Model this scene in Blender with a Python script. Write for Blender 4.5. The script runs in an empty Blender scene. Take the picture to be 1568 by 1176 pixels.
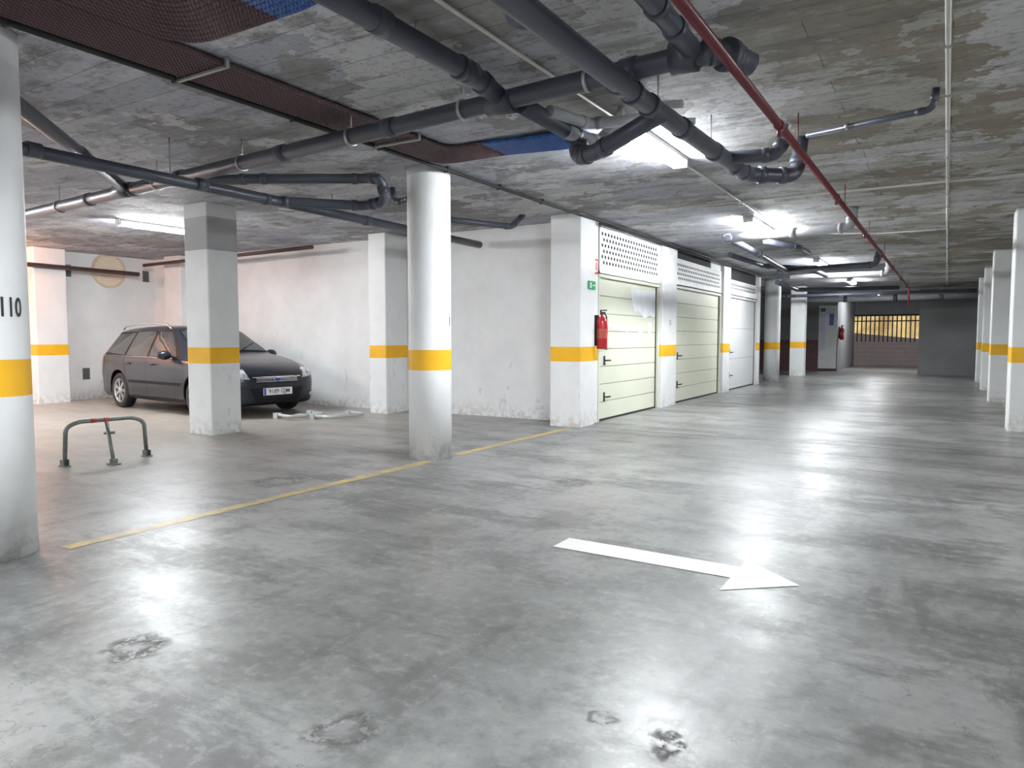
import bpy, bmesh, math, random
from mathutils import Vector, Matrix
from mathutils.bvhtree import BVHTree
random.seed(4)
D=bpy.data; SC=bpy.context.scene
COL=SC.collection
CZ=3.00   # ceiling height
CT=CZ-.003

# ------------------------------------------------------------------ materials
def nd(nt,t,**kw):
    n=nt.nodes.new(t)
    for k,v in kw.items(): setattr(n,k,v)
    return n
def mat(name,c,rough=0.5,metal=0.0,var=0.06,scale=6.0,emit=0.0,ecol=None,coat=0.0,spec=0.5):
    m=D.materials.new(name); m.use_nodes=True; nt=m.node_tree; b=nt.nodes['Principled BSDF']
    tc=nd(nt,'ShaderNodeTexCoord'); no=nd(nt,'ShaderNodeTexNoise'); no.inputs['Scale'].default_value=scale; no.inputs['Detail'].default_value=3
    nt.links.new(tc.outputs['Object'],no.inputs['Vector'])
    r=nd(nt,'ShaderNodeValToRGB'); r.color_ramp.elements[0].position=.3; r.color_ramp.elements[1].position=.7
    r.color_ramp.elements[0].color=(*[max(0,x*(1-var)) for x in c],1); r.color_ramp.elements[1].color=(*[min(1,x*(1+var)) for x in c],1)
    nt.links.new(no.outputs['Fac'],r.inputs['Fac']); nt.links.new(r.outputs['Color'],b.inputs['Base Color'])
    b.inputs['Roughness'].default_value=rough; b.inputs['Metallic'].default_value=metal
    b.inputs['Specular IOR Level'].default_value=spec
    if coat: b.inputs['Coat Weight'].default_value=coat; b.inputs['Coat Roughness'].default_value=.05
    if emit:
        b.inputs['Emission Color'].default_value=(*(ecol or c),1); b.inputs['Emission Strength'].default_value=emit
    return m
class G:
    """tiny node graph helper"""
    def __init__(s,name):
        s.m=D.materials.new(name); s.m.use_nodes=True; s.nt=s.m.node_tree; s.b=s.nt.nodes['Principled BSDF']
        s.tc=nd(s.nt,'ShaderNodeTexCoord'); s.P=s.tc.outputs['Object']
    def L(s,a,b): s.nt.links.new(a,b)
    def setin(s,sock,v):
        if hasattr(v,'default_value') or hasattr(v,'is_output'): s.L(v,sock)
        else: sock.default_value=v
    def noise(s,scale,detail=5,rough=.55,vec=None,dist=0):
        n=nd(s.nt,'ShaderNodeTexNoise'); n.inputs['Scale'].default_value=scale; n.inputs['Detail'].default_value=detail
        n.inputs['Roughness'].default_value=rough; n.inputs['Distortion'].default_value=dist
        s.L(vec or s.P,n.inputs['Vector']); return n.outputs['Fac']
    def map(s,scale=(1,1,1),loc=(0,0,0),rot=(0,0,0),vec=None):
        n=nd(s.nt,'ShaderNodeMapping'); n.inputs['Scale'].default_value=scale; n.inputs['Location'].default_value=loc; n.inputs['Rotation'].default_value=rot
        s.L(vec or s.P,n.inputs['Vector']); return n.outputs['Vector']
    def rng(s,v,a,b,c=0.,d=1.):
        n=nd(s.nt,'ShaderNodeMapRange'); n.interpolation_type='SMOOTHSTEP' if c<=d else 'LINEAR'
        s.L(v,n.inputs['Value']); n.inputs['From Min'].default_value=a; n.inputs['From Max'].default_value=b
        n.inputs['To Min'].default_value=c; n.inputs['To Max'].default_value=d; return n.outputs['Result']
    def math(s,op,a,b=0.):
        n=nd(s.nt,'ShaderNodeMath',operation=op); s.setin(n.inputs[0],a); s.setin(n.inputs[1],b); return n.outputs[0]
    def mix(s,f,a,b,mode='MIX'):
        n=nd(s.nt,'ShaderNodeMix',data_type='RGBA',blend_type=mode)
        s.setin(n.inputs[0],f)
        for k,v in ((6,a),(7,b)):
            if isinstance(v,tuple): n.inputs[k].default_value=(*v,1)
            else: s.L(v,n.inputs[k])
        return n.outputs[2]
    def bump(s,h,st,dist=.01):
        n=nd(s.nt,'ShaderNodeBump'); n.inputs['Strength'].default_value=st; n.inputs['Distance'].default_value=dist
        s.L(h,n.inputs['Height']); s.L(n.outputs['Normal'],s.b.inputs['Normal'])

def floor_mat():
    g=G('polished_concrete')
    big=g.noise(.6,5,.6); mid=g.noise(1.9,9,.68,dist=.1); fine=g.noise(14,6,.72)
    streak=g.noise(1.2,9,.70,vec=g.map((.55,1.6,1),rot=(0,0,.45)))
    streak2=g.noise(1.4,8,.70,vec=g.map((1.7,.55,1),(4,2,0),rot=(0,0,.3)))
    c=g.mix(g.rng(big,.38,.62),(.165,.165,.162),(.27,.27,.265))
    c=g.mix(g.rng(mid,.46,.60,0,.7),c,(.115,.115,.112))
    c=g.mix(g.rng(streak,.50,.62,0,.72),c,(.080,.080,.078))
    c=g.mix(g.rng(streak2,.53,.64,0,.62),c,(.085,.085,.083))
    c=g.mix(g.rng(fine,.50,.68,0,.42),c,(.35,.35,.34))
    c=g.mix(g.rng(fine,.34,.47,.4,0),c,(.062,.062,.06))
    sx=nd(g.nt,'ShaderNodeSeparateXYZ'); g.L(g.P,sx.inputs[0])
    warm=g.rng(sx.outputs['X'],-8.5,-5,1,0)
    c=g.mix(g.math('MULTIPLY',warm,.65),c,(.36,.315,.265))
    vo=nd(g.nt,'ShaderNodeTexVoronoi'); vo.inputs['Scale'].default_value=2.1; g.L(g.P,vo.inputs['Vector'])
    c=g.mix(g.rng(vo.outputs['Distance'],.012,.028,.6,0),c,(.05,.049,.047))
    cn=g.noise(.8,6,.6,vec=g.map((1,1,1),(3,8,0)))
    cr_=g.math('ABSOLUTE',g.math('SUBTRACT',cn,.5))
    c=g.mix(g.math('MULTIPLY',g.rng(cr_,0,.002,1,0),g.rng(big,.45,.55,0,.6)),c,(.045,.043,.04))
    dn=nd(g.nt,'ShaderNodeTexNoise'); dn.inputs['Scale'].default_value=9; dn.inputs['Detail'].default_value=4; g.L(g.P,dn.inputs['Vector'])
    vm=nd(g.nt,'ShaderNodeVectorMath',operation='MULTIPLY_ADD'); g.L(dn.outputs['Color'],vm.inputs[0]); vm.inputs[1].default_value=(.16,.16,0); g.L(g.P,vm.inputs[2])
    fn=g.noise(26,4,.6); mk=None
    for (x,y,r,a) in ((-2.80,1.65,.14,1),(-.94,2.13,.05,1),(-.70,2.10,.075,1),(-1.62,1.62,.13,.9),(-5.0,4.3,.28,.7),(-2.75,5.6,.2,.6)):
        v=nd(g.nt,'ShaderNodeVectorMath',operation='DISTANCE'); g.L(vm.outputs[0],v.inputs[0]); v.inputs[1].default_value=(x+.08,y+.08,0)
        rr_=g.math('ABSOLUTE',g.math('SUBTRACT',v.outputs['Value'],r*.6))
        q=g.rng(rr_,0,r*.42,a,0); mk=q if mk is None else g.math('MAXIMUM',mk,q)
    mk=g.math('MULTIPLY',mk,g.rng(fn,.40,.52))
    c=g.mix(g.math('MULTIPLY',mk,.85),c,(.04,.038,.036))
    g.L(c,g.b.inputs['Base Color'])
    g.L(g.math('ADD',g.rng(streak,.4,.65,.31,.43),g.math('MULTIPLY',mk,.3)),g.b.inputs['Roughness']); g.b.inputs['Specular IOR Level'].default_value=.55
    g.bump(g.math('ADD',g.noise(7,3,.5),g.math('MULTIPLY',fine,.35)),.09,.01)
    return g.m
def ceil_mat():
    g=G('board_formed_concrete')
    br=nd(g.nt,'ShaderNodeTexBrick'); br.offset=.37; br.inputs['Scale'].default_value=1
    br.inputs['Brick Width'].default_value=1.9; br.inputs['Row Height'].default_value=.27; br.inputs['Mortar Size'].default_value=.005; br.inputs['Mortar Smooth'].default_value=.6
    br.inputs['Color1'].default_value=(.84,.84,.84,1); br.inputs['Color2'].default_value=(1.1,1.1,1.1,1); br.inputs['Mortar'].default_value=(.56,.55,.54,1); br.inputs['Bias'].default_value=0
    wob=nd(g.nt,'ShaderNodeTexNoise'); wob.inputs['Scale'].default_value=1.5; g.L(g.P,wob.inputs['Vector'])
    vm=nd(g.nt,'ShaderNodeVectorMath',operation='MULTIPLY_ADD'); g.L(wob.outputs['Color'],vm.inputs[0]); vm.inputs[1].default_value=(.06,.06,0); g.L(g.P,vm.inputs[2])
    g.L(vm.outputs[0],br.inputs['Vector'])
    big=g.noise(.8,9,.62,dist=.3); grain=g.noise(2.4,9,.72,vec=g.map((.75,1.7,1))); fine=g.noise(17,5,.7)
    sx=nd(g.nt,'ShaderNodeSeparateXYZ'); g.L(g.P,sx.inputs[0])
    side=g.rng(sx.outputs['X'],-3.2,.2,0,1)
    base=g.mix(side,(.41,.42,.48),(.46,.44,.39))
    pt=g.math('ADD',big,g.math('MULTIPLY',side,.05))
    pm=g.rng(pt,.535,.545)
    c=g.mix(g.math('MULTIPLY',pm,.88),base,g.mix(side,(.27,.265,.265),(.26,.22,.155)))
    p2=g.rng(g.noise(.9,8,.62,vec=g.map((1,1,1),(7,3,0))),.54,.547)
    c=g.mix(g.math('MULTIPLY',p2,.8),c,(.64,.64,.66))
    c=g.mix(g.rng(grain,.50,.62,0,.65),c,(.17,.165,.155))
    c=g.mix(g.rng(grain,.36,.46,.45,0),c,(.64,.64,.64))
    c=g.mix(g.rng(fine,.5,.68,0,.5),c,(.14,.133,.122))
    c=g.mix(1.,c,br.outputs['Color'],'MULTIPLY')
    g.L(c,g.b.inputs['Base Color']); g.b.inputs['Roughness'].default_value=.8
    g.bump(g.math('ADD',g.math('ADD',g.math('MULTIPLY',pm,-.6),g.math('MULTIPLY',p2,.7)),g.math('ADD',g.math('MULTIPLY',br.outputs['Fac'],-.5),g.math('MULTIPLY',fine,.5))),.7,.022)
    return g.m
def paint_white(name='white_wall_paint',c=(.83,.835,.84),dirt=(.45,.42,.38)):
    g=G(name)
    geo=nd(g.nt,'ShaderNodeNewGeometry'); sx=nd(g.nt,'ShaderNodeSeparateXYZ'); g.L(geo.outputs['Position'],sx.inputs[0]); P=geo.outputs['Position']
    n=g.noise(2.2,4,.6,vec=P); n2=g.noise(11,5,.65,vec=P)
    col=g.mix(g.rng(n,.3,.7),tuple(x*.92 for x in c),c)
    low=g.math('MULTIPLY',g.rng(sx.outputs['Z'],0,.25,1,0),g.rng(n2,.42,.62,0,.7))
    col=g.mix(low,col,dirt)
    sc=g.math('MULTIPLY',g.rng(sx.outputs['Z'],.3,1.5,1,.15),g.rng(g.noise(4,7,.68,vec=g.map((1.4,1.4,.7),vec=P)),.60,.66,0,.38))
    col=g.mix(sc,col,(.40,.39,.38))
    g.L(col,g.b.inputs['Base Color']); g.b.inputs['Roughness'].default_value=.5
    g.bump(n2,.12,.006)
    return g.m
M_FLOOR=floor_mat(); M_CEIL=ceil_mat(); M_W=paint_white()
M_GREYCOL=paint_white('grey_column_paint',(.42,.42,.43)); M_GREY2=paint_white('light_grey_paint',(.62,.62,.62))
M_Y=mat('yellow_band_paint',(.88,.46,.008),.5,var=.06,scale=4)
M_PIPE=mat('grey_pvc',(.062,.068,.092),.38,var=.15,scale=3)
M_PIPE_L=mat('light_grey_pvc',(.40,.41,.43),.35,var=.1)
M_RED=mat('red_steel_pipe',(.13,.018,.025),.35,var=.1)
M_STEEL=mat('galvanised_steel',(.45,.45,.46),.4,.8,var=.1)
M_WHITEPL=mat('white_plastic',(.78,.78,.77),.4)
M_BLACK=mat('black_rubber',(.015,.015,.017),.6,var=.2)
M_DARK=mat('dark_void',(.02,.02,.022),.8)
M_LED=mat('led_diffuser',(1,1,1),.5,emit=210,ecol=(.93,.975,1.0),var=0)
M_CREAM=mat('cream_door_steel',(.68,.69,.565),.4,var=.03,scale=1.5)
M_DOOR_W=mat('white_door_steel',(.66,.67,.67),.4,var=.03)
M_ARROW=mat('white_floor_paint',(.80,.79,.75),.5,var=.07,scale=14)
M_TEXT=mat('black_lettering',(.02,.02,.02),.6)
M_WALLD=mat('dark_far_wall',(.20,.20,.205),.7,var=.15,scale=1)
M_WALLM=mat('maroon_wall',(.14,.07,.07),.7,var=.15)
def ribbed(name,c):
    g=G(name); w=nd(g.nt,'ShaderNodeTexWave',wave_type='BANDS',bands_direction='DIAGONAL'); w.inputs['Scale'].default_value=22
    g.L(g.P,w.inputs['Vector'])
    g.L(g.mix(w.outputs['Fac'],tuple(x*.6 for x in c),c),g.b.inputs['Base Color']); g.b.inputs['Roughness'].default_value=.5
    g.bump(w.outputs['Fac'],.6,.01); return g.m
M_BROWN=ribbed('brown_corrugated_conduit',(.105,.05,.060)); M_BLUE=ribbed('blue_corrugated_conduit',(.015,.11,.42))
g=G('worn_yellow_line'); n=g.noise(9,7,.7); n2=g.noise(.9,3)
g.L(g.mix(g.rng(g.math('ADD',g.math('MULTIPLY',n,.6),g.math('MULTIPLY',n2,.4)),.44,.60,0,.85),(.52,.37,.10),(.24,.22,.17)),g.b.inputs['Base Color']); g.b.inputs['Roughness'].default_value=.4
M_YL=g.m

# ------------------------------------------------------------------ mesh builder
def rr(x0,x1,y0,y1,r=.02,n=4):
    pts=[]
    for cx,cy,a0 in ((x1-r,y1-r,0),(x0+r,y1-r,90),(x0+r,y0+r,180),(x1-r,y0+r,270)):
        for i in range(n+1):
            a=math.radians(a0+90*i/n); pts.append((cx+r*math.cos(a),cy+r*math.sin(a)))
    return pts
def circ(cx,cy,r,n=64): return [(cx+r*math.cos(2*math.pi*i/n),cy+r*math.sin(2*math.pi*i/n)) for i in range(n)]
class MB:
    def __init__(s): s.v=[];s.f=[];s.m=[];s.s=[]
    def add(s,vs,fs,mi=0,sm=False):
        o=len(s.v); s.v+= [tuple(v) for v in vs]
        for f in fs: s.f.append([o+i for i in f]); s.m.append(mi); s.s.append(sm)
    def box(s,x0,x1,y0,y1,z0,z1,mi=0):
        vs=[(x,y,z) for z in (z0,z1) for x,y in ((x0,y0),(x1,y0),(x1,y1),(x0,y1))]
        s.add(vs,[(3,2,1,0),(4,5,6,7),(0,1,5,4),(1,2,6,5),(2,3,7,6),(3,0,4,7)],mi)
    def obox(s,c,ax,sx,sy,sz,mi=0):
        vs=[Vector(c)+ax@Vector((x*sx/2,y*sy/2,z*sz/2)) for z in (-1,1) for x,y in ((-1,-1),(1,-1),(1,1),(-1,1))]
        s.add(vs,[(3,2,1,0),(4,5,6,7),(0,1,5,4),(1,2,6,5),(2,3,7,6),(3,0,4,7)],mi)
    def prism(s,prof,levels,mats,sm=False):
        n=len(prof)
        for k in range(len(levels)-1):
            z0,z1=levels[k],levels[k+1]
            vs=[(x,y,z0) for x,y in prof]+[(x,y,z1) for x,y in prof]
            s.add(vs,[(i,(i+1)%n,n+(i+1)%n,n+i) for i in range(n)],mats[k],sm)
        s.add([(x,y,levels[0]) for x,y in prof],[tuple(range(n))[::-1]],mats[0])
        s.add([(x,y,levels[-1]) for x,y in prof],[tuple(range(n))],mats[-1])
    def rings(s,rings,mi=0,caps=True,sm=True):
        n=len(rings[0]); vs=[p for r in rings for p in r]
        fs=[(k*n+i,k*n+(i+1)%n,(k+1)*n+(i+1)%n,(k+1)*n+i) for k in range(len(rings)-1) for i in range(n)]
        s.add(vs,fs,mi,sm)
        if caps: s.add(rings[0],[tuple(range(n))[::-1]],mi); s.add(rings[-1],[tuple(range(n))],mi)
    def cyl(s,p0,p1,r0,r1=None,n=20,mi=0,caps=True):
        p0=Vector(p0);p1=Vector(p1); r1=r0 if r1 is None else r1
        d=(p1-p0).normalized(); a=d.orthogonal().normalized(); b=d.cross(a)
        s.rings([[p+(a*math.cos(2*math.pi*i/n)+b*math.sin(2*math.pi*i/n))*r for i in range(n)] for p,r in ((p0,r0),(p1,r1))],mi,caps)
    def tube(s,path,r,n=16,mi=0,fil=.09,collar=True,cmi=None):
        P=[Vector(p) for p in path]; out=[P[0]]; cols=[]
        for i in range(1,len(P)-1):
            a=P[i-1]-P[i]; b=P[i+1]-P[i]; f=min(fil,a.length*.45,b.length*.45)
            A=P[i]+a.normalized()*f; B=P[i]+b.normalized()*f
            for k in range(9):
                t=k/8; out.append(A*(1-t)**2+P[i]*2*t*(1-t)+B*t*t)
            cols+= [(A,a.normalized()),(B,b.normalized())]
        out.append(P[-1])
        rings=[]; d=(out[1]-out[0]).normalized(); nrm=d.orthogonal().normalized()
        for i,p in enumerate(out):
            if i==0: t=(out[1]-out[0])
            elif i==len(out)-1: t=out[-1]-out[-2]
            else: t=(out[i+1]-out[i]).normalized()+(out[i]-out[i-1]).normalized()
            t.normalize(); nrm=(nrm-t*nrm.dot(t)).normalized(); b=t.cross(nrm)
            rings.append([p+(nrm*math.cos(2*math.pi*k/n)+b*math.sin(2*math.pi*k/n))*r for k in range(n)])
        s.rings(rings,mi)
        if collar:
            c=mi if cmi is None else cmi
            for p,dv in cols: s.cyl(p,p+dv*.055,r*1.16,n=n,mi=c)
    def couple(s,p,d,r,mi=0,L=.1): p=Vector(p); d=Vector(d).normalized(); s.cyl(p-d*L/2,p+d*L/2,r*1.14,n=20,mi=mi)
    def hanger(s,p,r,mi=1,top=CT):
        x,y,z=p; s.cyl((x,y,z+r*.8),(x,y,top),.006,n=8,mi=mi)
    def ell(s,c,rad,mi=0,nu=20,nv=12,rot=None):
        c=Vector(c); vs=[]
        for j in range(nv+1):
            ph=math.pi*j/nv
            for i in range(nu):
                th=2*math.pi*i/nu; p=Vector((rad[0]*math.sin(ph)*math.cos(th),rad[1]*math.sin(ph)*math.sin(th),rad[2]*math.cos(ph)))
                if rot: p=rot@p
                vs.append(c+p)
        s.add(vs,[(j*nu+i,(j+1)*nu+i,(j+1)*nu+(i+1)%nu,j*nu+(i+1)%nu) for j in range(nv) for i in range(nu)],mi,True)
    def text(s,t,size,fn,mi,bold=0):
        cu=D.curves.new('t','FONT'); cu.body=t; cu.size=size; cu.align_x='CENTER'; cu.align_y='CENTER'; cu.resolution_u=3; cu.offset=bold
        o=D.objects.new('t',cu); COL.objects.link(o); dg=bpy.context.evaluated_depsgraph_get()
        me=D.meshes.new_from_object(o.evaluated_get(dg)); vs=[fn(v.co.x,v.co.y) for v in me.vertices]
        s.add(vs,[tuple(p.vertices) for p in me.polygons],mi)
        D.objects.remove(o); D.curves.remove(cu); D.meshes.remove(me)
    def build(s,name,mats,parent=None,bevel=0,loc=None):
        me=D.meshes.new(name); me.from_pydata(s.v,[],s.f)
        for m in mats: me.materials.append(m)
        me.polygons.foreach_set('material_index',s.m); me.polygons.foreach_set('use_smooth',s.s); me.update()
        bm=bmesh.new(); bm.from_mesh(me); bmesh.ops.remove_doubles(bm,verts=bm.verts,dist=1e-5)
        bmesh.ops.dissolve_degenerate(bm,edges=bm.edges,dist=1e-6)
        bm.to_mesh(me); bm.free()
        o=D.objects.new(name,me); COL.objects.link(o)
        if parent: o.parent=parent
        if bevel:
            b=o.modifiers.new('b','BEVEL'); b.width=bevel; b.segments=2; b.limit_method='ANGLE'
        return o
def simple(name,boxes,mats,bevel=0):
    m=MB()
    for b in boxes: m.box(*b)
    return m.build(name,mats,bevel=bevel)

XL,XR,YB,YF=-15.2,6.0,-6.0,36.0
XG=-4.42        # garage front plane
# ------------------------------------------------------------------ shell
simple('floor',[(XL-.2,XR+.2,YB-.2,42,-.2,0)],[M_FLOOR])
simple('ceiling',[(XL-.2,XR+.2,YB-.2,YF+.2,CZ,CZ+.2)],[M_CEIL])
simple('wall_left',[(XL-.2,XL,YB-.2,9.9,0,CZ)],[M_W])
simple('wall_back',[(XL-.2,XR+.2,YB-.2,YB,0,CZ)],[M_W])
simple('wall_right',[(XR,XR+.2,YB-.2,28.7,0,CZ)],[M_W])
simple('wall_bay',[(XL-.2,XG-.2,9.72,9.9,0,CZ)],[M_W])
simple('wall_garage_end',[(-9.2,XG-.1,20.5,20.65,0,CZ)],[M_W])
simple('wall_far_left',[(-9.2,-9,20.5,30.2,0,CZ),(-9.2,-3.6,30,30.2,1.2,CZ),(-9.2,-3.6,30,30.2,0,1.2,1),(-3.8,-3.6,30.2,YF,0,CZ)],[M_WALLD,M_WALLM])
simple('wall_far_right',[(-.84,XR+.2,28.5,28.7,0,CZ),(-.84,-.64,28.7,YF,0,CZ)],[M_WALLD])
simple('wall_far',[(-4,-.6,YF,YF+.2,2.3,CZ),(-4,-.6,YF,YF+.2,0,1.2)],[M_WALLD])
simple('outside_backdrop',[(-8,4,39,39.2,0,5)],[mat('warm_light_ochre',(.80,.50,.20),.8,var=.45,scale=1.6)])  # backdrop behind the gate; its ochre colour stands in for warm light outside
m=MB(); m.add([(-4.56,y,.002) for y in (2.25,5.8)]+[(-4.45,y,.002) for y in (5.8,2.25)],[(3,2,1,0)]); m.add([(-4.56,6.3,.002),(-4.45,6.3,.002),(-4.45,9.1,.002),(-4.56,9.1,.002)],[(0,1,2,3)])
m.add([(-4.56,-5,.002),(-4.45,-5,.002),(-4.45,1.7,.002),(-4.56,1.7,.002)],[(0,1,2,3)])
m.add([(.95,12.4,.002),(1.05,12.4,.002),(1.05,17,.002),(.95,17,.002)],[(0,1,2,3)])
m.add([(.95,5,.002),(1.05,5,.002),(1.05,11.7,.002),(.95,11.7,.002)],[(0,1,2,3)])
m.build('parking_line',[M_YL])
m=MB(); m.add([(-2.0,3.79,.003),(-.935,3.77,.003),(-.935,3.55,.003),(-.60,3.83,.003),(-.935,4.13,.003),(-.935,3.98,.003),(-2.0,4.01,.003)],[tuple(range(7))])
m.build('floor_arrow',[M_ARROW])
m=MB()
for y in (9.2,17.0,1.2-4): m.box(-4.4,6,y-.004,y+.004,-.001,.0012)
m.build('floor_joint',[M_DARK])

# ------------------------------------------------------------------ columns
def column_text(mb,cx,cy,r,s,size,z,ang,mi,bold=0,sx=1):
    mb.text(s,size,lambda x,y:(cx+(r+.003)*math.cos(ang+sx*x/r),cy+(r+.003)*math.sin(ang+sx*x/r),z+y),mi,bold)
for i,(cx,cy) in enumerate(((-4.74,1.97),(-4.66,6.04),(-4.45,22.3))):
    m=MB(); m.prism(circ(cx,cy,.225),[0,.93,1.14,2.93,CT],[0,1,0,2],True)
    a=math.atan2(-cy,-cx)
    if i==0: column_text(m,cx,cy,.225,'110',.15,1.43,a+.62,3,.004,.62)
    if i==1:
        column_text(m,cx,cy,.225,'111',.13,1.43,a+1.42,3,.003)
        for k in range(5): column_text(m,cx,cy,.225,'-----',.05,2.18+k*.035,a+1.0,4)
    m.build('round_column',[M_W,M_Y,M_GREY2,M_TEXT,M_GREYCOL])
def sqcol(name,x0,x1,y0,y1,lv=None,mt=None,r=.02):
    m=MB(); m.prism(rr(x0,x1,y0,y1,r),lv or [0,.93,1.14,CT],mt or [0,1,0]); return m.build(name,[M_W,M_Y,M_GREYCOL,M_GREY2])
sqcol('square_column',-8.60,-8.12,5.92,6.38,[0,.93,1.14,2.40,2.82,CT],[0,1,0,2,3])
sqcol('square_column',-8.60,-8.12,1.9,2.36)
for y in (11.8,17.1,20.9,24.6): sqcol('square_column',.74,1.25,y,y+.48)
sqcol('square_column',-4.55,-4.1,25.7,26.15)
sqcol('pilaster',-8.35,-7.97,9.15,9.718)
sqcol('pilaster',-15.198,-14.88,7.07,7.66)
sqcol('pilaster',-14.4,-13.85,9.42,9.718)
sqcol('pilaster',-15.198,-14.88,3.0,3.6)
sqcol('garage_corner_pillar',-4.88,-4.40,9.13,9.62)
m=MB(); m.prism(rr(-4.60,-4.45,9.63,9.84,.01),[0,.93,1.14,CT],[0,1,0])
for y0,y1 in ((12.5,13.36),(16.63,17.3),(20.25,20.49)): m.prism(rr(-4.70,XG+.02,y0+.03,y1-.03,.015),[0,.93,1.14,CT],[0,1,0])
m.box(-4.70,-4.60,9.91,20.49,2.3,CT,0)
m.text('12',.12,lambda x,y:(XG+.023,12.93+x,1.55+y),2); m.text('13',.12,lambda x,y:(XG+.023,16.96+x,1.55+y),2)
m.build('wall_garage',[M_W,M_Y,M_TEXT])
def vent(y0,y1,z0,z1,rows):
    m=MB(); m.box(-4.48,-4.455,y0,y1,z0,z1,0)
    m.box(-4.48,-4.44,y0,y1,z1-.03,z1,0); m.box(-4.48,-4.44,y0,y1,z0,z0+.03,0); m.box(-4.48,-4.44,y0,y0+.03,z0,z1,0); m.box(-4.48,-4.44,y1-.03,y1,z0,z1,0)
    nc=int((y1-y0-.2)/.115)
    for r in range(rows):
        z=z1-.11-r*.085
        for c in range(nc):
            y=y0+.12+c*.115+(.0575 if r%2 else 0)
            p=[(-4.452,y+.033*math.cos(k*math.pi/5),z+.028*math.sin(k*math.pi/5)) for k in range(10)]
            m.add(p,[tuple(range(10))],1)
    return m.build('vent_panel',[M_WHITEPL,M_DARK])
vent(9.86,12.51,2.23,2.93,6); vent(13.4,16.63,2.29,2.78,4); vent(17.3,20.25,2.31,2.66,2)
m=MB(); m.box(-4.52,-4.49,13.4,15.8,2.79,2.98,0); m.box(-4.52,-4.49,17.3,20.2,2.67,2.96,0); m.build('vent_opening',[M_DARK])
m=MB(); m.box(-4.53,-4.47,15.8,16.62,2.79,2.98,0);m.box(-4.53,-4.47,9.86,12.5,2.935,2.98,0); m.build('trim_1',[M_W])
def gdoor(idx,y0,y1,z1,mm,n=8):
    m=MB(); x=-4.50; h=(z1-.02)/n
    for k in range(n): m.box(x-.04,x,y0+.05,y1-.07,.02+k*h+.006,.02+(k+1)*h-.004,0)
    m.box(x-.05,x-.012,y0+.04,y1-.06,.0,z1,4)
    m.box(x-.06,x+.05,y0,y0+.05,0,z1+.03,0); m.box(x-.06,x+.05,y1-.055,y1,0,z1+.03,0)
    m.box(x-.06,x+.05,y0,y1,z1,z1+.05,0); m.box(x-.03,x+.012,y1-.085,y1-.055,0,z1,1); m.box(x-.03,x+.01,y0+.05,y1-.05,0,.03,1)
    for z in (.92,.36):
        m.box(x,x+.012,y0+.30,y0+.345,z-.07,z+.07,1); m.cyl((x,y0+.322,z),(x+.06,y0+.322,z),.011,n=10,mi=1)
        m.box(x+.05,x+.068,y0+.31,y0+.44,z-.012,z+.012,1)
    return m.build('door_%d'%idx,[mm,M_BLACK,M_WHITEPL,M_DARK,mat('door_groove',(.32,.32,.27),.6)],bevel=.004)
gdoor(1,9.86,12.51,2.17,M_CREAM); gdoor(2,13.36,16.63,2.22,M_CREAM); gdoor(3,17.3,20.25,2.24,M_DOOR_W,3)
# torn white film left on door 1
m=MB()
def torn(pts,x=-4.4965):
    out=[]
    random.seed(len(pts))
    for i,(y,z) in enumerate(pts):
        y2,z2=pts[(i+1)%len(pts)]
        for k in range(4):
            t=k/4; out.append((x,y+(y2-y)*t+random.uniform(-.012,.012),z+(z2-z)*t+random.uniform(-.012,.012)))
    m.add(out,[tuple(range(len(out)))],0)
torn([(11.25,2.07),(12.40,2.10),(12.41,1.62),(12.15,1.66),(11.9,1.60),(11.6,1.72),(11.42,1.70),(11.30,1.86)])
torn([(12.05,1.55),(12.22,1.52),(12.2,1.30),(12.1,1.14),(12.02,1.2),(12.06,1.35)])
torn([(10.15,1.50),(10.7,1.40),(11.2,1.36),(11.75,1.44),(11.7,1.50),(11.1,1.43),(10.5,1.50)])
torn([(10.6,1.30),(11.1,1.25),(11.7,1.32),(11.8,1.40),(11.3,1.31)])
m.build('torn_film',[mat('white_film',(.86,.90,.94),.4)])

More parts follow.
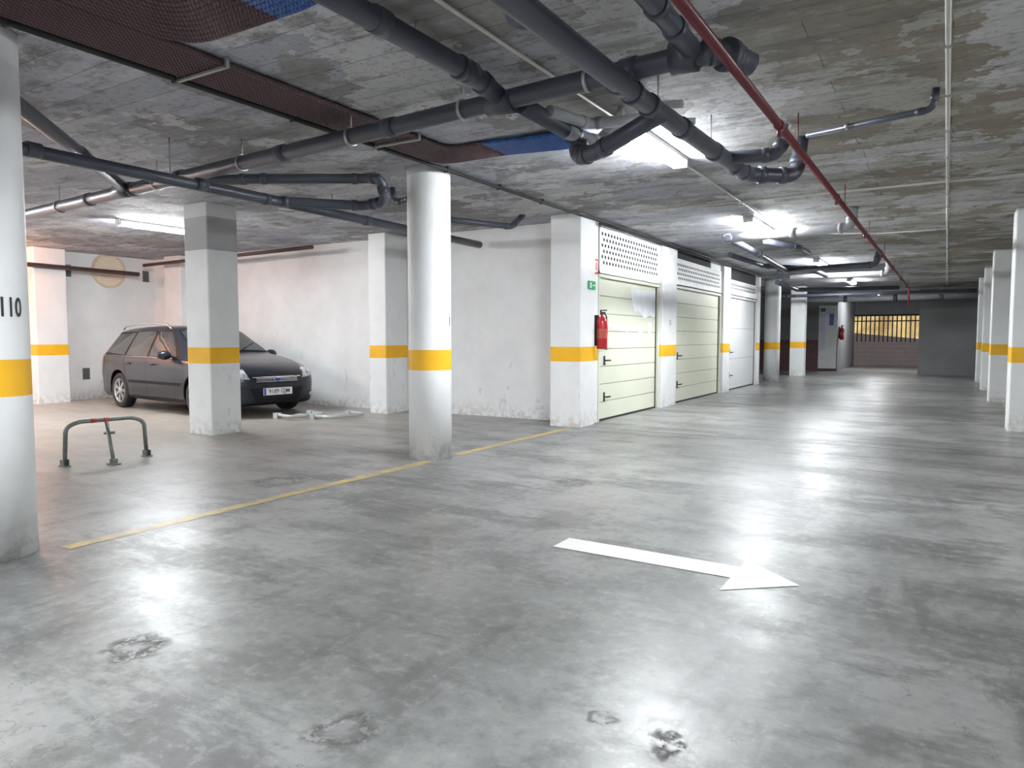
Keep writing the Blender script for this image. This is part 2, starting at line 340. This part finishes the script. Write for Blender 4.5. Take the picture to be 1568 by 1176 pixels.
m=MB(); m.box(-4.445,-4.437,9.66,9.80,2.20,2.42,0); m.box(-4.437,-4.435,9.68,9.78,2.23,2.39,1); m.box(-4.435,-4.434,9.71,9.75,2.25,2.37,0); m.build('fire_sign',[mat('sign_red',(.7,.03,.03),.4),M_WHITEPL])
m=MB(); m.box(-4.395,-4.387,9.36,9.60,1.96,2.08,0); m.box(-4.387,-4.385,9.42,9.47,1.98,2.06,1); m.box(-4.387,-4.385,9.50,9.58,2.01,2.03,1)
m.build('exit_sign',[mat('sign_green',(.01,.35,.12),.4),M_WHITEPL])
def extinguisher(x,y,z):
    m=MB(); r=.078
    prof=[(0,.0),(.06,.0),(r,.02),(r,.40),(.066,.44),(.03,.475),(.022,.49),(.022,.52)]
    n=24; m.rings([[(x+q*math.cos(2*math.pi*i/n),y+q*math.sin(2*math.pi*i/n),z+h) for i in range(n)] for q,h in [(max(a,.001),b) for a,b in prof]],0)
    m.box(x-.02,x+.05,y-.012,y+.012,z+.52,z+.545,1); m.box(x-.02,x+.075,y-.009,y+.009,z+.56,z+.575,1); m.box(x-.03,x-.01,y-.012,y+.012,z+.50,z+.575,1)
    m.tube([(x,y+.02,z+.53),(x+.02,y+.11,z+.50),(x+.03,y+.115,z+.25),(x+.02,y+.10,z+.06)],.011,mi=1,fil=.05,collar=False)
    m.cyl((x+.02,y+.10,z+.08),(x+.02,y+.10,z-.01),.016,.02,mi=1)
    m.cyl((x,y,z+.16),(x,y,z+.30),r+.001,n=24,mi=2,caps=False)
    m.box(x-.112,x-.06,y-.03,y+.03,z+.05,z+.50,1)
    m.build('fire_extinguisher',[mat('extinguisher_red',(.50,.012,.02),.25,coat=.5),M_BLACK,mat('label',(.5,.08,.06),.4)])
extinguisher(-4.335,9.73,1.10); extinguisher(-3.48,30.4,1.2)
m=MB(); m.box(-4.25,-3.62,29.93,29.99,.1,2.5,0); m.box(-4.2,-4.0,29.92,29.93,.8,2.2,1); m.box(-3.88,-3.72,29.92,29.93,1.75,2.2,2); m.box(-4.2,-4.02,29.92,29.93,2.28,2.42,2)
m.build('notice_board',[M_WHITEPL,mat('poster_lilac',(.66,.65,.80),.5),mat('poster_blue',(.10,.20,.5),.5)])
m=MB()
m.box(-3.6,-.84,35.9,35.96,0,1.15,0)
m.add([(-3.6,35.88,1.15),(-.84,35.88,1.15),(-.84,35.88,1.22),(-3.6,35.88,1.50)],[(0,1,2,3)],0)
m.box(-3.6,-.84,35.86,35.94,2.24,2.32,1); m.box(-3.6,-.84,35.86,35.94,2.0,2.05,1)
for k in range(16): 
    x=-3.5+k*.175; m.box(x,x+.05,35.87,35.91,1.1,2.26,1)
for k in range(6):
    m.box(-3.6,-.84,35.86,35.88,.05+k*.19,.055+k*.19,1)
m.build('ramp_gate',[mat('gate_taupe',(.30,.23,.22),.6),M_DARK])

# ------------------------------------------------------------------ LED battens
def led(x,y0,y1,z=CT):
    m=MB(); m.box(x-.075,x+.075,y0,y1,z-.035,z,0)
    m.box(x-.062,x+.062,y0+.02,y1-.02,z-.085,z-.036,1); m.box(x-.07,x+.07,y0,y0+.019,z-.09,z-.03,0); m.box(x-.07,x+.07,y1-.019,y1,z-.09,z-.03,0)
    return m.build('led_ceiling_light',[M_WHITEPL,M_LED])
for q in ((-2.27,5.65,6.92),(-2.48,10.6,12.3),(-2.5,17.0,18.4),(-2.5,23.2,24.4),(-2.4,31.2,32.2),(-2.27,-.6,.7),(-2.27,-4.6,-3.3),(-10.4,6.1,7.4),(-10.4,.2,1.5),(-6.6,-2.5,-1.2),(3.8,4,5.3),(-12.8,3.2,4.5)): led(*q)  # battens at the far end and in the right bay are added fill

# ------------------------------------------------------------------ pipes
PM=[M_PIPE,M_STEEL,M_PIPE_L]
m=MB(); A0=Vector((-14.9,4.84,2.72)); A1=Vector((-1.22,4.0,2.82)); dA=(A1-A0).normalized(); R=.062
m.tube([A0,A1,(-1.10,4.05,2.82),(-.98,4.2,2.78)],R,20,0,.1)
for t in (.06,.2,.36,.5,.565,.63,.74,.83,.9,.97): m.couple(A0.lerp(A1,t),dA,R)
for t in (.12,.3,.45,.6,.7,.8,.88,.95): p=A0.lerp(A1,t); m.hanger(p,R); m.couple(p,dA,R*1.01,1,.025)
m.tube([(-2.55,-5.9,2.90),(-2.55,3.75,2.88),(-2.55,4.05,2.83)],R*1.0,20,0,.1); m.couple((-2.55,3.7,2.88),(0,1,0),R); m.couple((-2.55,2.9,2.885),(0,1,0),R); m.couple((-2.55,4.09,2.80),(1,0,0),R*1.1,0,.2)
m.hanger((-2.55,3.2,2.88),R); m.hanger((-2.55,1.6,2.88),R)
m.tube([(-1.27,-2,2.90),(-1.27,3.6,2.88),(-1.24,4.0,2.82)],.055,20,0,.1); m.couple((-1.3,4.0,2.82),(1,0,0),.08,0,.14); m.couple((-1.08,4.08,2.81),(.4,1,0),.08,0,.05)
m.tube([(-5.15,-1,2.86),(-5.2,2.3,2.84),(-7.28,4.37,2.79)],.055,20,0,.12); m.couple((-6.3,3.4,2.81),(-1,1,0),.055); m.couple((-7.3,4.36,2.78),(1,0,0),R*1.1,0,.2)
m.build('drain_pipe_main',PM)
m=MB(); R=.062
m.tube([(-1.72,-5.9,2.78),(-1.63,4.2,2.70),(-1.52,6.45,2.67),(-1.17,6.72,2.67),(-1.14,6.75,CT)],R,20,0,.1)
for y in (1.2,2.9,3.9,4.9,5.6,6.1): m.couple((-1.63+(y-4.2)*.045,y,2.705-(y-4.2)*.016),(.04,1,0),R)
m.tube([(-1.55,5.85,2.69),(-1.19,5.95,2.69),(-1.14,5.97,2.79)],.05,18,0,.06)
m.tube([(-1.55,6.1,2.71),(-1.24,6.25,2.73),(-1.19,6.26,CT)],.035,18,2,.06)
for y in (2.2,4.5,5.7): m.hanger((-1.63,y,2.70),R)
m.tube([(-1.60,4.45,2.67),(-2.18,4.72,2.56),(-2.36,4.80,2.58),(-2.38,4.95,2.74),(-2.44,4.15,2.79)],.058,18,0,.09)
m.tube([(-2.38,4.7,2.74),(-2.35,5.2,2.76),(-2.33,5.5,CT)],.05,18,2,.09)
m.tube([(-2.0,4.9,2.9),(-1.6,4.9,2.86)],.028,14,2); m.tube([(-2.15,5.15,CT),(-2.15,5.1,2.85),(-1.6,5.2,2.82)],.025,14,2,.05)
m.tube([(-2.36,4.4,2.80),(-2.3,4.9,2.83),(-1.9,5.1,2.86)],.04,14,2,.05)
m.build('drain_pipe_aisle',PM)
m=MB(); R=.05
m.tube([(-5.80,-5.9,2.66),(-5.85,5.05,2.64),(-5.25,5.72,2.64),(-4.95,5.70,2.66),(-4.93,5.6,2.87),(-5.15,5.62,2.89),(-6.1,5.0,2.88),(-6.9,4.55,2.85)],R,18,0,.08)
for y in (-1,1.5,2.8,4.2): m.couple((-5.83,y,2.65),(0,1,0),R)
for y in (.5,2.6,3.9): m.hanger((-5.83,y,2.65),R)
m.tube([(-6.4,4.9,2.78),(-6.4,9.6,2.74)],.055,18,0); m.couple((-6.4,7.0,2.76),(0,1,0),.055); m.hanger((-6.4,6.4,2.77),.055)
m.tube([(-4.98,6.5,2.86),(-5.2,6.45,2.84),(-5.5,6.5,2.82),(-5.55,6.5,CT)],.035,14,0,.05)
m.tube([(-14.8,9.1,2.62),(-14.8,2,2.70)],.045,16,3); m.tube([(-14.6,9.1,2.80),(-9.6,9.1,2.86)],.035,16,3)
m.hanger((-14.8,5,2.66),.045); m.hanger((-11.8,9.1,2.84),.035)
m.tube([(-5.7,7.4,2.80),(-5.2,8.6,2.80),(-5.2,8.9,CT)],.04,14,0,.06)
m.build('drain_pipe_bay',PM+[mat('brown_pipe',(.08,.04,.04),.4)])
m=MB()
m.tube([(-2.95,11.1,2.76),(-1.15,10.65,2.74),(-1.12,10.63,CT)],.062,18,2,.09); m.couple((-2.9,11.08,2.76),(1,-.2,0),.062,2); m.couple((-1.9,10.84,2.75),(1,-.2,0),.062,2)
m.tube([(-2.85,10.95,2.76),(-2.85,13.0,2.72),(-3.0,16.5,2.7)],.05,16,0,.09); m.hanger((-2.0,10.87,2.75),.06)
m.tube([(-2.6,12.3,2.85),(-2.2,13.0,2.8),(-2.2,14,2.8)],.05,16,0,.09)
m.tube([(-3.2,16.5,2.72),(-1.25,16.0,2.72),(-1.2,16,CT)],.06,16,0,.09); m.tube([(-3.3,18.5,2.74),(-1.2,18.5,2.74),(-1.2,18.6,CT)],.06,16,2,.09)
m.tube([(-2.6,16.3,2.74),(-2.5,18.5,2.74)],.05,16,0); m.tube([(-3.6,14,2.85),(-3.4,16,2.8),(-2.6,16.6,2.76)],.05,16,0,.1)
m.tube([(-3.8,19.5,2.7),(-3.8,22.5,2.68),(-1.2,23,2.68)],.06,16,0,.1)
m.build('drain_pipe_light',PM)
m=MB(); m.tube([(-4.2,26.9,2.58),(.8,26.9,2.62)],.10,18,2)
for x in (-3,-1.5,-.2): m.couple((x,26.9,2.59),(1,0,0),.1,0,.12); m.hanger((x,26.9,2.6),.1)
m.tube([(-8.8,25,2.66),(-4.4,25,2.64),(.7,25.3,2.68)],.05,16,0); m.build('drain_pipe_far',PM)
m=MB(); m.tube([(-1.0,6.16,2.86),(-.14,5.92,2.86),(-.12,5.91,CT)],.024,14,0,.05); m.couple((-.7,6.06,2.86),(1,-.2,0),.024,1,.02); m.build('overflow_pipe',PM)
m=MB(); m.tube([(-1.04,-5.9,2.70),(-1.04,25.1,2.78),(-1.04,25.1,2.2)],.028,16,0,.06)
for y in range(-4,25,3): zz=2.70+.08*(y+6)/31; m.couple((-1.04,y+.3,zz),(0,1,0),.03,0,.07); m.cyl((-1.04,y+1.0,zz),(-1.04,y+1.0,CT),.005,n=8,mi=0); m.cyl((-1.04,y+.3,zz),(-1.04,y+.3,zz-.08),.012,.018,n=10,mi=0)
m.build('sprinkler_pipe',[M_RED])
ZC=CZ-.026
m=MB(); m.tube([(-.05,-5.9,ZC),(-.05,27,ZC)],.016,12,0,collar=False); m.tube([(-3.6,9.3,ZC),(5.9,9.3,ZC)],.014,12,0,collar=False); m.tube([(-2.48,12.4,ZC),(-1.0,13.3,ZC),(.6,13.3,ZC)],.012,10,0,collar=False)
m.tube([(-2.27,5.6,ZC),(-2.27,.8,ZC)],.012,10,0,collar=False); m.tube([(-2.27,7,ZC),(-2.27,10.5,ZC)],.012,10,0,collar=False)
for y in range(-4,27,1): m.box(-.075,-.025,y-.01,y+.01,CZ-.05,CT,1)
m.build('electrical_conduit',[mat('conduit_grey',(.55,.54,.50),.5),M_STEEL])
m=MB(); m.tube([(-4.40,-5.9,ZC-.01),(-4.40,9.0,ZC-.01),(-4.36,9.6,ZC-.01),(-4.38,20.4,ZC-.01)],.02,12,0,.1,False); m.tube([(-4.375,9.7,ZC-.05),(-4.38,20.4,ZC-.05)],.014,10,0,collar=False)
for y in range(-4,9): m.box(-4.43,-4.375,y-.01,y+.01,CZ-.06,CT,0)
m.build('black_cable',[M_BLACK])
m=MB(); s=.044; z=CZ-.026
for i in range(10):
    x=-4.32+i*s; yt=5.78-i*s
    m.tube([(x,-5.9,z),(x,yt,z),(-3.55,yt+.0,z)],.0215,8,0,.25,False)
    m.tube([(-3.55,yt,z),(-3.0,yt+.02,z-.02),(-2.85+.01*i,yt+.03,z-.02),(-2.76+.02*i,yt+.03,CT)],.0215,8,1,.08,False)
for y in (-1,1.2,3.0,4.9): m.box(-4.36,-3.88,y-.012,y+.012,z-.04,z-.024,2); m.box(-4.37,-4.35,y-.012,y+.012,z-.04,CT,2); m.box(-3.89,-3.87,y-.012,y+.012,z-.04,CT,2)
m.build('conduit_bundle',[M_BROWN,M_BLUE,M_STEEL])
m=MB()
for i in range(10):
    x=-3.86+i*s; yt=2.72-i*s
    m.tube([(x,-5.9,z),(x,yt,z),(-3.1,yt,z)],.0215,8,0,.25,False)
    m.tube([(-3.1,yt,z),(-2.9,yt,z),(-2.75,yt,CT)],.0215,8,1,.08,False)
m.build('conduit_bundle',[M_BROWN,M_BLUE])

# ------------------------------------------------------------------ wall fittings
m=MB(); n=40; c=(XL,8.68,2.68)
m.rings([[(XL+d,c[1]+r*math.cos(2*math.pi*k/n),c[2]+r*math.sin(2*math.pi*k/n)) for k in range(n)] for d,r in ((0,.36),(.03,.36),(.03,.33),(.012,.32))],0)
for k in range(13):
    zz=-.275+k*.045; w=math.sqrt(.31**2-zz*zz); m.box(XL+.012,XL+.028,c[1]-w,c[1]+w,c[2]+zz-.014,c[2]+zz+.012,1)
m.build('round_vent',[mat('vent_beige',(.72,.58,.44),.6),mat('vent_slat',(.88,.76,.62),.6)])
m=MB()
for y,zz in ((7.84,2.62),(9.5,2.62),(8.14,.53)):
    m.box(XL,XL+.02,y-.07,y+.07,zz-.12,zz+.12,0)
    for k in range(7): m.box(XL+.02,XL+.026,y-.055,y+.055,zz-.1+k*.03,zz-.088+k*.03,1)
m.build('wall_vent',[mat('vent_grey',(.16,.17,.17),.6),M_DARK])

# ------------------------------------------------------------------ parking barriers
M_GALV=mat('barrier_galvanised',(.14,.16,.15),.4,.4,var=.2,scale=20); M_REF=mat('red_reflector',(.36,.04,.03),.4)
m=MB(); H=.43
a=Vector((-7.39,3.72,0)); b=Vector((-7.28,4.50,0)); u=(b-a).normalized()
m.tube([a,a+Vector((0,0,H-.05))+u*.02,a+u*.13+Vector((0,0,H)),b-u*.13+Vector((0,0,H)),b+Vector((0,0,H-.05))-u*.02,b],.021,14,0,.09,False)
for p in (a,b): m.box(p.x-.05,p.x+.05,p.y-.035,p.y+.035,0,.012,0); m.box(p.x-.03,p.x+.03,p.y-.03,p.y-.02,0,.07,0); m.box(p.x-.03,p.x+.03,p.y+.02,p.y+.03,0,.07,0)
mid=(a+b)/2+Vector((0,0,H)); ft=Vector((-7.08,4.03,0)); m.tube([mid,ft+Vector((0,0,.02))],.018,12,0); m.box(ft.x-.06,ft.x+.06,ft.y-.04,ft.y+.04,0,.014,0); m.box(ft.x-.03,ft.x+.03,ft.y-.025,ft.y+.025,0,.06,0)
m.cyl(ft+(mid-ft)*.7+Vector((-.03,-.03,0)),ft+(mid-ft)*.7+Vector((.03,.05,0)),.015,n=10,mi=0)
for t in (.35,.5): p=a.lerp(b,t)+Vector((0,0,H)); m.cyl(p-u*.028,p+u*.028,.0225,n=14,mi=1)
m.build('parking_barrier',[M_GALV,M_REF])
M_BG=mat('barrier_folded_steel',(.50,.51,.51),.4,.2)
def folded(ax,ay,bx,by,w):
    """hoop barrier folded flat: feet at a side, hoop lying towards +X"""
    A=Vector((ax,ay,0)); B=Vector((bx,by,0)); u=(B-A).normalized(); v=Vector((u.y,-u.x,0)); z=Vector((0,0,.06))
    m=MB(); m.tube([A+z,A+v*(w-.04)+z,A+v*w+u*.1+z,B+v*w-u*.1+z,B+v*(w-.04)+z,B+z],.025,12,0,.07,False)
    C=(A+B)/2; m.tube([C+v*w+z,C+v*(w*.3)+z*.8],.018,12,0)
    M3=Matrix((u,v,Vector((0,0,1)))).transposed()
    for p in (A,B): m.obox(p+Vector((0,0,.045)),M3,.08,.12,.09,0)
    m.obox(C+v*(w*.3)+Vector((0,0,.03)),M3,.07,.10,.06,0)
    m.build('parking_barrier',[M_BG])
folded(-8.98,7.72,-8.86,8.30,.42); folded(-8.42,7.95,-8.30,8.60,.42)

# ------------------------------------------------------------------ car (estate)
car=D.objects.new('car',None); COL.objects.link(car); car.location=(-11.5,8.23,0); car.rotation_euler=(0,0,-.11)
M_PAINT=mat('car_paint_graphite',(.014,.017,.026),.28,.15,var=.03,coat=.25,spec=.35)
M_GLASS=mat('car_glass',(.030,.038,.040),.06,var=.3,scale=2,spec=.5)
M_TRIM=mat('car_black_trim',(.007,.007,.008),.5,spec=.2); M_CHROME=mat('chrome',(.75,.75,.76),.12,1.,var=.02)
M_LAMP=mat('headlamp_glass',(.48,.51,.54),.1,.3,var=.5,scale=18,coat=1.); M_TAIL=mat('tail_lamp',(.30,.01,.01),.15,coat=1.)
K=[(-2.235,.36,.60,.72,.62,.50),(-2.21,.27,.78,.92,.74,.56),(-2.16,.22,.90,1.06,.81,.57),(-2.06,.20,.935,1.24,.855,.565),(-1.96,.18,.945,1.36,.88,.57),(-1.82,.18,.945,1.42,.895,.59),(-1.5,.18,.94,1.455,.91,.605),
   (-1.0,.18,.93,1.48,.915,.62),(-.5,.18,.92,1.49,.92,.63),(-.1,.18,.915,1.483,.92,.63),(.15,.18,.91,1.455,.92,.625),(.32,.18,.905,1.395,.92,.635),(.6,.18,.90,1.24,.918,.68),(.85,.18,.90,1.10,.915,.74),
   (.98,.18,.895,1.02,.915,.78),(1.3,.18,.865,.975,.91,.775),(1.6,.18,.825,.92,.90,.76),(1.9,.18,.765,.85,.865,.72),(2.08,.19,.71,.785,.80,.66),(2.17,.20,.665,.73,.71,.58),(2.22,.23,.62,.69,.58,.47),(2.24,.30,.56,.64,.42,.34)]
def key(x):
    for i in range(len(K)-1):
        if K[i][0]<=x<=K[i+1][0]+1e-9:
            t=(x-K[i][0])/(K[i+1][0]-K[i][0]); return [K[i][j]+(K[i+1][j]-K[i][j])*t for j in range(1,6)]
    return list(K[-1][1:])
xs=[]
for i in range(len(K)-1):
    n=max(1,int((K[i+1][0]-K[i][0])/.09))
    for k in range(n): xs.append(K[i][0]+(K[i+1][0]-K[i][0])*k/n)
xs.append(K[-1][0])
bv=[];bf=[];NS=0
for x in xs:
    zb,zs,zt,W,Wr=key(x)
    re=zt-min(.06,(zt-zs)*.5)
    h=[(W*.80,zb),(W*.93,zb+.02),(W*.975,zb+.09),(W*.985,zb+(zs-zb)*.35),(W,zb+(zs-zb)*.58),(W*.995,zb+(zs-zb)*.80),(W*.972,zs-.015),(W*.945,zs+.01)]
    g0=h[-1]
    for t in (.3,.6,.85): h.append((g0[0]+(Wr-g0[0])*(t-.06*math.sin(math.pi*t)),g0[1]+(re-g0[1])*t))
    h+=[(Wr,re),(Wr*.95,re+(zt-re)*.42),(Wr*.8,re+(zt-re)*.78),(Wr*.45,re+(zt-re)*.95)]
    sec=[(0,zb)]+h+[(0,zt)]+[(-y,z_) for y,z_ in h[::-1]]
    NS=len(sec); bv+=[(x,y,z_) for y,z_ in sec]
for k in range(len(xs)-1):
    for i in range(NS): bf.append((k*NS+i,(k+1)*NS+i,(k+1)*NS+(i+1)%NS,k*NS+(i+1)%NS))
bf.append(tuple(range(NS))); bf.append(tuple((len(xs)-1)*NS+i for i in range(NS))[::-1])
bvh=BVHTree.FromPolygons([Vector(v) for v in bv],bf)
me=D.meshes.new('body'); me.from_pydata(bv,[],bf); me.materials.append(M_PAINT)
bm=bmesh.new(); bm.from_mesh(me); bmesh.ops.recalc_face_normals(bm,faces=bm.faces); bm.to_mesh(me); bm.free()
me.materials.append(M_TRIM)
body=D.objects.new('body_tmp',me); COL.objects.link(body)
WX=(1.34,-1.30)
cm=MB()
for wx in WX:
    for s_ in (-1,1): cm.cyl((wx,s_*.60,.33),(wx,s_*1.2,.33),.365,n=40)
cut=cm.build('cut',[M_TRIM]); bm=bmesh.new(); bm.from_mesh(cut.data); bmesh.ops.recalc_face_normals(bm,faces=bm.faces); bm.to_mesh(cut.data); bm.free()
bo=body.modifiers.new('b','BOOLEAN'); bo.operation='DIFFERENCE'; bo.object=cut; bo.solver='EXACT'
dg=bpy.context.evaluated_depsgraph_get(); dg.update()
me2=D.meshes.new_from_object(body.evaluated_get(dg)); D.objects.remove(body); D.objects.remove(cut)
me2.name='body'; body=D.objects.new('body',me2); COL.objects.link(body); body.parent=car
for p in me2.polygons: p.use_smooth=True
try: me2.set_sharp_from_angle(angle=math.radians(40))
except Exception: pass
def patch(mb,c4,dr,off,mi,nu=10,nv=6):
    dr=Vector(dr).normalized(); c=[Vector(p) for p in c4]; vs=[]
    for j in range(nv+1):
        for i in range(nu+1):
            u_=i/nu; v_=j/nv; p=(c[0]*(1-u_)+c[1]*u_)*(1-v_)+(c[3]*(1-u_)+c[2]*u_)*v_
            hit,nm,_,_=bvh.ray_cast(p-dr*1.5,dr)
            if hit is None: hit,nm,_,_=bvh.find_nearest(p)
            if nm.dot(dr)>0: nm=-nm
            vs.append(hit+nm*off)
    n=nu+1; mb.add(vs,[(j*n+i,j*n+i+1,(j+1)*n+i+1,(j+1)*n+i) for j in range(nv) for i in range(nu)],mi,True)
m=MB()
for sd in (-1,1):
    def P(x,z): return (x,sd*1.0,z)
    dr=(0,-sd,0)
    patch(m,[P(.84,.93),P(-2.0,.96),P(-1.82,1.37),P(.20,1.40)],dr,.003,0,30,8)
    patch(m,[P(.68,.95),P(-.20,.94),P(-.20,1.375),P(.21,1.365)],dr,.007,1,12,6)
    patch(m,[P(-.27,.94),P(-1.06,.955),P(-.98,1.37),P(-.27,1.378)],dr,.007,1,12,6)
    patch(m,[P(-1.13,.96),P(-1.90,1.00),P(-1.72,1.33),P(-1.05,1.365)],dr,.007,1,12,6)
    patch(m,[P(.86,.915),P(-2.0,.942),P(-2.0,.952),P(.86,.925)],dr,.008,2,30,1)
    for x0,z0,x1,z1 in ((.72,.26,.74,.91),(-.235,.24,-.235,.93),(-.92,.42,-1.10,.93),):
        patch(m,[P(x0,z0),P(x0-.01,z0),P(x1-.01,z1),P(x1,z1)],dr,.003,0,1,12)
    patch(m,[P(.72,.25),P(-.85,.25),P(-.85,.258),P(.72,.258)],dr,.003,0,20,1)
    patch(m,[P(.90,.48),P(-.88,.48),P(-.88,.525),P(.90,.525)],dr,.012,0,24,2)
    patch(m,[P(.95,.17),P(-.93,.17),P(-.93,.215),P(.95,.215)],dr,.008,0,24,2)
    for x0 in (-.12,-.98): 
        hit,_,_,_=bvh.ray_cast(Vector((x0+.1,sd*2,.82)),Vector((0,-sd,0))); m.ell((x0+.1,hit.y+sd*.02,.82),(.10,.016,.016),5)
    dh=(-1,-sd*.75,-.25)
    patch(m,[(2.20,sd*.46,.60),(1.93,sd*.83,.63),(1.72,sd*.85,.78),(2.07,sd*.50,.755)],dh,.006,3,10,6)
    patch(m,[(2.15,sd*.62,.27),(2.05,sd*.76,.27),(2.04,sd*.76,.38),(2.15,sd*.60,.38)],(-1,-sd*.4,0),.006,0,5,4)
    hit,nm,_,_=bvh.ray_cast(Vector((3.1,sd*.69,.325)),Vector((-1,0,0)))
    if hit: m.ell(hit,(.03,.045,.045),3)
    patch(m,[P(-2.0,.99),P(-2.12,.97),P(-2.0,1.32),P(-1.93,1.33)],(0.5,-sd,0),.006,4,5,8)
    patch(m,[P(-2.0,.70),P(-2.16,.70),P(-2.14,.93),P(-2.0,.94)],(0.5,-sd,0),.006,4,5,6)
    m.ell((.60,sd*1.0,.98),(.07,.115,.075),5); m.box(.56,.63,min(sd*.86,sd*.95),max(sd*.86,sd*.95),.935,.965,0); m.add([(.535,sd*(1.0-.09),.93),(.535,sd*(1.0+.09),.93),(.535,sd*(1.0+.09),1.03),(.535,sd*(1.0-.09),1.03)],[(0,1,2,3)],1)
    m.tube([(.05,sd*.60,1.43),(-.05,sd*.59,1.50),(-.5,sd*.59,1.525),(-1.2,sd*.58,1.515),(-1.7,sd*.565,1.475),(-1.78,sd*.56,1.42)],.015,10,2,.1,False)
patch(m,[(.96,-.70,2),(.96,.70,2),(.25,.57,2),(.25,-.57,2)],(0,0,-1),.005,0,16,10)
patch(m,[(.93,-.67,2),(.93,.67,2),(.29,.545,2),(.29,-.545,2)],(0,0,-1),.009,1,16,10)
patch(m,[(-2.2,-.50,1.04),(-2.2,.50,1.04),(-2,.47,1.35),(-2,-.47,1.35)],(1,0,0),.006,1,10,6)
for sd in (-1,1): m.cyl((1.0,sd*.1,1.03),(.72,sd*.55,1.175),.008,n=8,mi=0)
F=(-1,0,0)
patch(m,[(2.3,-.36,.545),(2.3,.36,.545),(2.3,.44,.635),(2.3,-.44,.635)],F,.006,0,16,4)
for zz in (.565,.59,.615): patch(m,[(2.3,-.38,zz),(2.3,.38,zz),(2.3,.385,zz+.008),(2.3,-.385,zz+.008)],F,.010,2,16,1)
patch(m,[(2.3,-.44,.632),(2.3,.44,.632),(2.3,.45,.645),(2.3,-.45,.645)],F,.011,2,16,1)
m.ell((2.262,0,.60),(.012,.075,.034),2); m.ell((2.268,0,.60),(.010,.066,.026),8)
patch(m,[(2.3,-.38,.22),(2.3,.38,.22),(2.3,.50,.47),(2.3,-.50,.47)],F,.006,0,16,6)
for zz in (.27,.31,.44): patch(m,[(2.3,-.40,zz),(2.3,.40,zz),(2.3,.40,zz+.006),(2.3,-.40,zz+.006)],F,.010,5,16,1)
patch(m,[(2.3,-.70,.19),(2.3,.70,.19),(2.3,.70,.215),(2.3,-.70,.215)],F,.01,0,16,1)
m.box(2.255,2.268,-.265,.265,.35,.465,6); m.box(2.268,2.2695,-.262,-.225,.353,.462,8)
m.text('9189 GJM',.098,lambda x,y:(2.271,.02+x,.407+y),7,.001)
for sd in (-1,1): patch(m,[(.98,sd*.74,2),(.98,sd*.752,2),(2.1,sd*.545,2),(2.1,sd*.535,2)],(0,0,-1),.003,0,1,18)
m.build('fittings',[M_TRIM,M_GLASS,M_CHROME,M_LAMP,M_TAIL,M_PAINT,mat('plate_white',(.8,.8,.8),.4),M_TEXT,mat('plate_blue',(.02,.06,.4),.4)],parent=car)
M_ALLOY=mat('alloy',(.5,.5,.52),.3,.8,var=.03)
for wi,(wx,sd) in enumerate([(a_,b_) for a_ in WX for b_ in (-1,1)]):
    m=MB(); n=40; c=Vector((wx,sd*.80,.317))
    def ring(r,y): return [(c.x+r*math.cos(2*math.pi*k/n),c.y+sd*y,c.z+r*math.sin(2*math.pi*k/n)) for k in range(n)]
    m.rings([ring(.20,-.10),ring(.29,-.10),ring(.312,-.085),ring(.317,-.04),ring(.317,.04),ring(.312,.075),ring(.295,.092),ring(.225,.095),ring(.212,.085)],0,False)
    m.rings([ring(.214,.092),ring(.205,.095),ring(.195,.06),ring(.19,-.02)],1,False)
    m.rings([ring(.19,.0),ring(.001,.0)],2,False)
    for k in range(7):
        for q in (-.11,.11):
            a=2*math.pi*k/7+q*.9; ax=Matrix.Rotation(-a,3,'Y'); pc=c+Vector((math.cos(a)*.125,sd*.065,math.sin(a)*.125)); m.obox(pc,ax,.17,.03,.024,1)
    m.rings([ring(.058,.05),ring(.055,.088),ring(.03,.094),ring(.001,.094)],1,False)
    m.cyl(c+Vector((0,-sd*.1,0)),c+Vector((0,-sd*.02,0)),.2,n=n,mi=2)
    m.build('wheel_%d'%(wi+1),[M_BLACK,M_ALLOY,M_DARK],parent=car)

# ------------------------------------------------------------------ lights
sun=D.lights.new('sun','SUN'); sun.energy=3; sun.angle=.02; so=D.objects.new('sun',sun); COL.objects.link(so); so.rotation_euler=(math.radians(-40),0,math.radians(170)); so.location=(0,45,10)
l=D.lights.new('bay_orange_fill','POINT'); l.energy=90; l.color=(1,.40,.20); l.shadow_soft_size=.08; o=D.objects.new('bay_orange_fill',l); COL.objects.link(o); o.location=(-14.5,5.9,2.88)  # unseen light without a fixture, added to tint the upper left wall orange
w=D.worlds.new('world'); SC.world=w; w.use_nodes=True; nt=w.node_tree; bg=nt.nodes['Background']
sky=nt.nodes.new('ShaderNodeTexSky'); sky.sky_type='NISHITA'; sky.sun_disc=False; sky.sun_elevation=.8; nt.links.new(sky.outputs[0],bg.inputs[0]); bg.inputs[1].default_value=.12

cam=D.cameras.new('camera'); cam.sensor_width=36; cam.lens=25.26; cam.clip_end=200
co=D.objects.new('camera',cam); COL.objects.link(co); co.location=(0,0,1.26); co.rotation_euler=(math.radians(90-3.64),0,math.radians(31.14))
SC.camera=co
SC.view_settings.view_transform='Standard'; SC.view_settings.exposure=0.4; SC.view_settings.gamma=1.03
